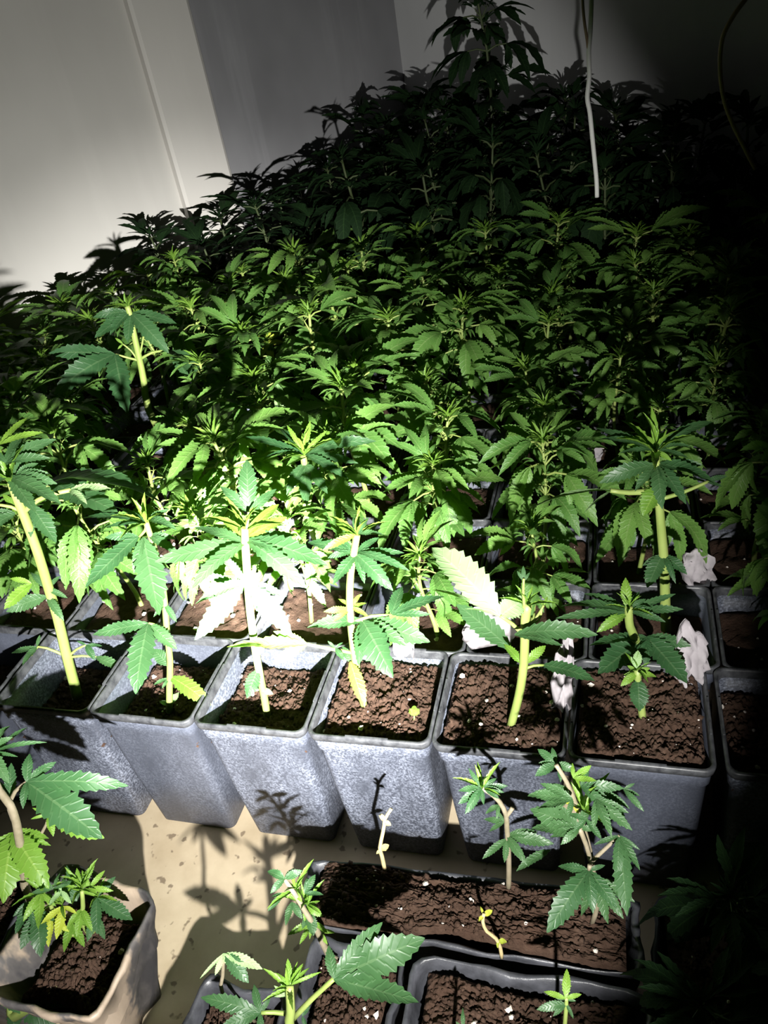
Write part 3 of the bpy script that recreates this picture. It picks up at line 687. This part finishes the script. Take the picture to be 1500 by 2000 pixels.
a = Hero('dead bare twig with dry scraps of leaf standing in the long tray', (751, 1697), -.8, name='dead_seedling')
a.stemmat = STEMY
a.stem([(752, 1700), (746, 1672), (742, 1655), (748, 1625), (751, 1600), (744, 1592)], .017, .012); a.stem([(750, 1605), (757, 1590), (764, 1580)], .011, .012)
a.leaf((750, 1605), [(764, 1612, .35), (740, 1592)], .3, mat=DRY); a.leaf((744, 1660), [(760, 1650, .35), (735, 1668, .3), (755, 1662)], .4, mat=DRY)
a.done()

a = Hero('crooked cannabis plant with drooping leaves standing in the long tray', (993, 1736), -.8)
a.stemmat = STEMD
a.stem([(993, 1738), (994, 1700), (993, 1655), (990, 1615), (988, 1590), (975, 1565), (955, 1547), (942, 1540)], .02, .015); a.stem([(988, 1595), (996, 1585), (1001, 1578)], .016, .014)
a.leaf((940, 1540), [(895, 1570, .17), (908, 1590, .17), (925, 1515, .16), (945, 1572, .16)], .35); a.leaf((945, 1538), [(992, 1535, .15), (985, 1548, .15), (970, 1520), (975, 1560, .16)], .4); a.leaf((938, 1536), [(915, 1500, .12), (895, 1545, .15)], .4)
a.leaf((985, 1605), [(945, 1600, .17), (955, 1625, .15), (968, 1582)], .4); a.leaf((990, 1632), [(1082, 1648, .15), (1030, 1690, .14), (1050, 1625, .14)], .5); a.leaf((990, 1638), [(942, 1678, .13), (985, 1685, .17), (965, 1660, .14), (1020, 1680, .16)], .35)
a.leaf((1075, 1660), [(1008, 1702, .13)], .5); a.leaf((975, 1572), [(948, 1590, .18), (970, 1600)], .4); a.tip((942, 1538), .2)
a.done()

a = Hero('bushy cannabis plant with drooping fan leaves in front of the right-hand pots', None, world=Vector((6.18, -.72, -.84)))
pp = project(a.p); a.stemmat = STEMD
a.stem([pp, (1168, 1760), (1160, 1710), (1152, 1660), (1135, 1600), (1115, 1545), (1100, 1515), (1086, 1494)], .018, .013, 0, .05)
a.leaf((1086, 1492), [(1050, 1463, .2), (1045, 1516, .22), (1078, 1460, .18), (1124, 1505, .26), (1052, 1490, .18)], .4, .1); a.leaf((1092, 1500), [(1118, 1490, .2), (1095, 1528, .2)], .4, .1)
a.leaf((1134, 1535), [(1220, 1540, .14), (1200, 1590, .14), (1150, 1505, .16), (1190, 1562, .15)], .45, .05); a.leaf((1115, 1545), [(1030, 1555, .13), (1060, 1535), (1090, 1580, .17)], .5, .1)
a.leaf((1132, 1618), [(1035, 1580, .22), (1038, 1618, .17), (1085, 1570, .18), (1150, 1570, .18), (1165, 1618, .2), (1095, 1650, .17), (1075, 1635, .16)], .4, -.05)
a.stem([(1132, 1618), (1145, 1650), (1153, 1680)], .016, .014, -.05)
a.leaf((1150, 1700), [(1068, 1822, .17), (1090, 1692, .17), (1158, 1785, .17), (1205, 1775, .17), (1182, 1690, .15), (1125, 1760, .14)], .3, -.15)
a.stem([(1152, 1690), (1150, 1698)], .014, .012, -.15); a.stem([(1156, 1682), (1185, 1655), (1210, 1632)], .014, .01, -.05)
a.leaf((1210, 1632), [(1225, 1790, .14), (1250, 1700, .13), (1205, 1720, .14), (1250, 1660, .1), (1160, 1650, .1)], .3, -.05); a.leaf((1185, 1545), [(1225, 1620, .14), (1230, 1580, .12), (1175, 1600, .13), (1212, 1615, .12)], .35, 0)
a.leaf((1218, 1542), [(1258, 1585, .14), (1250, 1555, .16), (1240, 1530, .14)], .4, .0); a.leaf((1120, 1570), [(1100, 1565, .25), (1130, 1590, .2), (1112, 1552, .2)], .4, .05, mat=LEAFY); a.tip((1140, 1580), .26)
a.leaf((1118, 1560), [(1032, 1552, .15), (1055, 1530, .14), (1050, 1580, .15), (1110, 1600, .16)], .5, -.05); a.leaf((1165, 1560), [(1235, 1622, .14), (1195, 1635, .14), (1228, 1588, .14), (1160, 1620, .14)], .4, -.05)
a.leaf((1165, 1715), [(1218, 1795, .16), (1188, 1805, .15), (1240, 1762, .15), (1135, 1790, .14)], .35, -.05); a.leaf((1120, 1520), [(1155, 1495, .17), (1165, 1525, .16), (1118, 1490, .15)], .4, 0, mat=LEAFN); a.leaf((1145, 1600), [(1110, 1590, .18), (1120, 1625, .18), (1175, 1640, .17)], .4, -.1)
a.done()

a = Hero('bright little cannabis seedling at the bottom of the photo in dark soil', None, world=Vector((6.02, -1.55, -.9)))
pp = project(a.p)
a.stem([pp, (1106, 1965), (1105, 1950)], .014, .011)
a.leaf((1105, 1950), [(1107, 1892, .18), (1062, 1937, .14), (1136, 1942, .15)], .3, mat=LEAFN); a.leaf((1106, 1960), [(1048, 1972, .16), (1080, 1985), (1120, 1990, .16)], .5); a.leaf((1106, 1952), [(1085, 1950), (1125, 1955)], .5)
a.done()

a = Hero('yellow withered cannabis seedling lying over at the front edge of the tray', (980, 1868), -.9, name='withered_seedling')
a.stemmat = STEMY
a.stem([(980, 1870), (977, 1850), (968, 1832), (950, 1818), (943, 1800), (945, 1785)], .014, .011)
a.leaf((945, 1788), [(962, 1778, .3), (935, 1800, .3), (938, 1770, .15)], .4, mat=LEAFY); a.leaf((973, 1838), [(990, 1840, .35), (972, 1852, .25)], .4, mat=LEAFY)
a.done()

a = Hero('lone green leaf tip poking up at the bottom edge of the photo', None, world=Vector((5.35, -1.7, -.9)))
pp = project(a.p)
a.stem([pp, (905, 2010)], .014, .011); a.leaf((905, 2012), [(904, 1968, .13), (890, 1995), (925, 2000)], .2)
a.done()

a = Hero('tiny round-leaved green sprout in the middle front pot', (809, 1408), -.09, name='sprout')
a.stem([(809, 1409), (809, 1398)], .008, .006); a.leaf((809, 1398), [(800, 1384, .4), (818, 1384, .4), (809, 1378, .4)], .5, mat=LEAFN, teeth=3)
a.done()

# unlit plants at the lower right
for (x, y, hh, lab) in [(7.15, -.75, .5, 'barely visible cannabis plant in the shadow below the right-hand front pot'), (6.95, -1.45, .45, 'barely visible cannabis plant low in the black lower right corner'), (7.55, -1.2, .6, 'nearly black cannabis plant at the right edge near the bottom')]:
    plant_copy([p for p in PROTF if p in used][0], W(x, y, -1.05), x*3, (.6, hh*.8), lab, None)

# ------------------------------------------------------------------ floor-level bags and trays in the foreground
def bag_mat():
    mt, nt, b = newmat('stained_black_film')
    n = noise_n(nt, 9, 5, .6, stretch=(1.4, 1.4, .55)); n2 = noise_n(nt, 60, 4, .6, stretch=(1, 1, .2))
    r = ramp(nt, [(.40, (.03, .031, .037)), (.48, (.085, .08, .08)), (.54, (.36, .28, .21)), (.75, (.48, .39, .30))]); nt.links.new(n.outputs[0], r.inputs[0])
    c = mixc(nt, mth(nt, 'MULTIPLY', n2.outputs[0], .35), r.outputs[0], (.12, .10, .09))
    nt.links.new(c, b.inputs['Base Color']); b.inputs['Roughness'].default_value = .5; bump(nt, b, n2.outputs[0], .3, .002); return mt
BAGM = bag_mat()
FILM = plain('black_plastic_film', (.028, .029, .034), (.075, .077, .09), 35, .38, .5, bd=.003)
def container(name, label, cat, corners, zr, zs, mat, seed, drop=.5, crumple=.045, taper=.06, perl=14, foldout=.0):
    # corners run front-left, front-right, back-right, back-left
    # a soft-walled box: rim polyline through the corners, crumpled wall down to the floor, inner wall down to the soil
    cx = sum(c[0] for c in corners)/len(corners); cy = sum(c[1] for c in corners)/len(corners)
    rim = []; k = len(corners); seg = 12
    for i in range(k):
        p0 = Vector(corners[i]); p1 = Vector(corners[(i+1) % k])
        for j in range(seg): rim.append(p0.lerp(p1, j/seg))
    n = len(rim)
    for _ in range(2): rim = [(rim[i-1]+rim[i]*2+rim[(i+1) % n])/4 for i in range(n)]
    t = thing(name, label, cat, W(cx, cy, ZF)); o = W(cx, cy, ZF); C2 = Vector((cx, cy))
    def ringp(scale_in, z, amp, ph):
        out = []
        for i, p in enumerate(rim):
            d = (p-C2); q = C2+d*(1-scale_in/max(d.length, .2))
            w = noise.noise(Vector((q.x*4, q.y*4, z*2.5+seed)))*amp + noise.noise(Vector((q.x*11, q.y*11, z*3+seed+9)))*amp*.5
            zz = z+noise.noise(Vector((q.x*3, q.y*3, seed+ph)))*amp*.9
            q = q+d.normalized()*w; out.append(W(q.x, q.y, zz if z > ZF+.05 else z)-o)
        return out
    mb = MB(); H = zr-ZF
    loft(mb, [ringp(taper*1.2, ZF, 0.01, 0), ringp(taper, ZF+H*.2, crumple, 1), ringp(taper*.7, ZF+H*.45, crumple*1.3, 2), ringp(taper*.4, ZF+H*.7, crumple*1.2, 3), ringp(.02, zr-.10, crumple, 4), ringp(-foldout, zr-.05, crumple, 5), ringp(.0, zr, crumple, 5), ringp(.035, zr-.01, crumple, 5), ringp(.06, zr-.12, crumple, 5), ringp(.09, zr-.3, crumple, 6), ringp(.12, zr-.5, .01, 6)])
    mb.build('bag_wall' if 'bag' in name else 'tray_wall', [mat], t)
    sm = soil_mesh(.5*U, .5*U, 110, .07*U, seed, mound=.05*U)
    c00, c10, c11, c01 = [Vector(c) for c in corners]; big = max((c10-c00).length, (c01-c00).length)
    if big > 1.4: sm = soil_mesh(.5*U*big, .5*U, 110, .07*U, seed, mound=.05*U)
    hx = max(v.co.x for v in sm.vertices); hy = max(v.co.y for v in sm.vertices)
    for v in sm.vertices:
        a_, b_ = v.co.x/hx*.5+.5, v.co.y/hy*.5+.5
        q = (c00*(1-a_)+c10*a_)*(1-b_)+(c01*(1-a_)+c11*a_)*b_; dd = q-C2; q = C2+dd*(1-(.10+(zr-zs)*taper/H)/max(dd.length, .3))
        v.co.x = (q.x-cx)*U; v.co.y = (q.y-cy)*U
    s = ob('soil', sm, t, (0, 0, (zs-ZF)*U)); hw = hd = .5
    g = ob('soil_crumbs', crumbs(500, seed, sm, 110), s); g['kind'] = 'stuff'
    g = ob('perlite', perlite(hw*U, hd*U, perl, seed, sm, 110), s); g['kind'] = 'stuff'
    return t
container('grow_bag', 'black grow bag with beige dirt stains on its side, lower left', 'pot', [(2.15, -2.0), (3.09, -2.04), (3.13, -1.16), (2.2, -1.0)], -.5, -.78, BAGM, 3, taper=.26)
container('planter_tray', 'long low black planter tray of crumbly soil below the middle pots', 'tray', [(4.08, -1.02), (6.5, -1.0), (6.5, -.46), (4.05, -.5)], -.88, -.83, FILM, 5, crumple=.06, perl=34)
container('grow_bag', 'black grow bag of dark soil at the bottom right of the photo', 'pot', [(5.0, -2.0), (6.55, -2.0), (6.55, -1.1), (5.0, -1.1)], -.85, -.92, FILM, 7, perl=16)
container('grow_bag', 'black grow bag of soil at the bottom centre with the large three-pointed leaf', 'pot', [(4.25, -2.05), (4.95, -2.05), (4.95, -1.1), (4.25, -1.1)], -.85, -.92, FILM, 8)
container('grow_bag', 'small black grow bag at the bottom holding the wilted seedling', 'pot', [(3.5, -2.4), (4.2, -2.4), (4.2, -1.5), (3.55, -1.5)], -.85, -.95, FILM, 9)
container('grow_bag', 'black grow bag at the left edge below the front pots', 'pot', [(1.1, -1.9), (2.05, -1.9), (2.05, -1.0), (1.1, -1.0)], -.6, -.8, FILM, 12)
container('grow_bag', 'unlit black grow bag in the lower right corner', 'pot', [(6.6, -1.6), (7.8, -1.6), (7.8, -.3), (6.6, -.3)], -1.05, -1.1, FILM, 14)

# ------------------------------------------------------------------ pale crumpled scraps lying between the pots
SCRAP = plain('pale_scrap', (.23, .21, .225), (.32, .295, .31), 25, .8, .5, bd=.003)
def scrap(label, px, py, z, w, h, seed, upright=.6, tilt=0.):
    p = atz(px, py, z); n = 10; rnd = random.Random(seed); vs = []; fs = []
    upv = (Vector((0, 0, 1))*upright + Vector((FH.x, FH.y, 0))*(1-upright)).normalized(); rt = (RGT - upv*RGT.dot(upv)).normalized(); nn = rt.cross(upv)
    rt, upv = rt*math.cos(tilt)+upv*math.sin(tilt), upv*math.cos(tilt)-rt*math.sin(tilt)
    for th in (0, .012):
        for j in range(n+1):
            for i in range(n+1):
                u, v = i/n*2-1, j/n*2-1; k = 1+.3*noise.noise(Vector((math.atan2(v, u)*1.3, seed, 0)))
                q = p+rt*(u*w/2*k*math.sqrt(1-v*v*.45))+upv*((v+1)*h/2*k*math.sqrt(1-u*u*.4))
                q = q+nn*(.14*noise.noise(Vector((u*2.3, v*2.3, seed)))+.05*noise.noise(Vector((u*6, v*6, seed)))+th); vs.append(L(q)-L(p))
    m1 = (n+1)**2
    for j in range(n):
        for i in range(n):
            a = j*(n+1)+i; fs += [(a, a+1, a+n+2, a+n+1), (m1+a, m1+a+n+1, m1+a+n+2, m1+a+1)]
    for i in range(n):
        for a, b in ((i, i+1), (n*(n+1)+i+1, n*(n+1)+i), ((i+1)*(n+1), i*(n+1)), (i*(n+1)+n, (i+1)*(n+1)+n)): fs.append((a, b, m1+b, m1+a))
    me = mesh('paper_scrap', vs, fs, SCRAP); return tag(ob('paper_scrap', me, None, L(p)), label, 'scrap', 'pale scraps between the pots')
scrap('crumpled pale grey scrap wedged on the rim behind the curved-stem plant', 960, 1262, .0, .45, .32, 1, .5)
scrap('narrow twisted pale scrap hanging over the rim between the two right front pots', 1092, 1385, -.02, .16, .62, 2, .7, -.25)
scrap('small pale scrap behind the broad leaf of the middle front pot', 793, 1282, -.02, .18, .3, 3, .7)
scrap('dim pale scrap draped at the right end of the front row', 1350, 1335, -.05, .26, .55, 4, .8)
scrap('grey-white scrap beside the tallest right-hand stem', 1365, 1142, -.05, .3, .34, 5, .7)
scrap('pale scrap showing among leaves on the right, upper one', 1182, 832, -.05, .34, .4, 6, .7)
scrap('pale scrap showing among leaves on the right, lower one', 1152, 905, -.05, .3, .26, 7, .7)

# ------------------------------------------------------------------ hanging cables
CABW = plain('white_cable', (.62, .62, .60), (.7, .7, .68), 30, .5, 0)
CABB = plain('brown_cable', (.25, .17, .10), (.3, .2, .12), 30, .5, 0)
def cable(name, label, pts, h, rad, mat):
    ws = [L(ath(x, y, h)) for x, y in pts]; o = ws[-1]; out = []; k = len(ws)
    for i in range(k-1):
        for t in (0, .25, .5, .75):
            a, b, c, d = ws[max(i-1, 0)], ws[i], ws[i+1], ws[min(i+2, k-1)]
            out.append(.5*((2*b)+(c-a)*t+(2*a-5*b+4*c-d)*t*t+(3*b-a-3*c+d)*t**3)-o)
    out.append(ws[-1]-o); mb = MB(); mb.tube(out, rad*U, 8); return tag(mb.build(name, [mat], None, o), label, 'cable')
cable('hanging_cable', 'white cable hanging down into the dark plants at the upper right', [(1158, -160), (1156, -60), (1155, 0), (1153, 60), (1150, 100), (1151, 150), (1147, 190), (1152, 220), (1157, 270), (1161, 310), (1165, 352), (1166, 385)], 10.0, .028, CABW)
cable('hanging_cable', 'thin dark cable twisted beside the white one at the top', [(1140, -160), (1138, -60), (1138, 0), (1141, 40), (1147, 80), (1150, 110)], 10.0, .018, CABB)
cable('hanging_cable', 'dim brown cable looping down at the upper right edge', [(1520, -80), (1480, -30), (1455, 0), (1430, 35), (1411, 75), (1406, 130), (1413, 190), (1430, 240), (1452, 285), (1475, 330)], 8.5, .022, CABB)
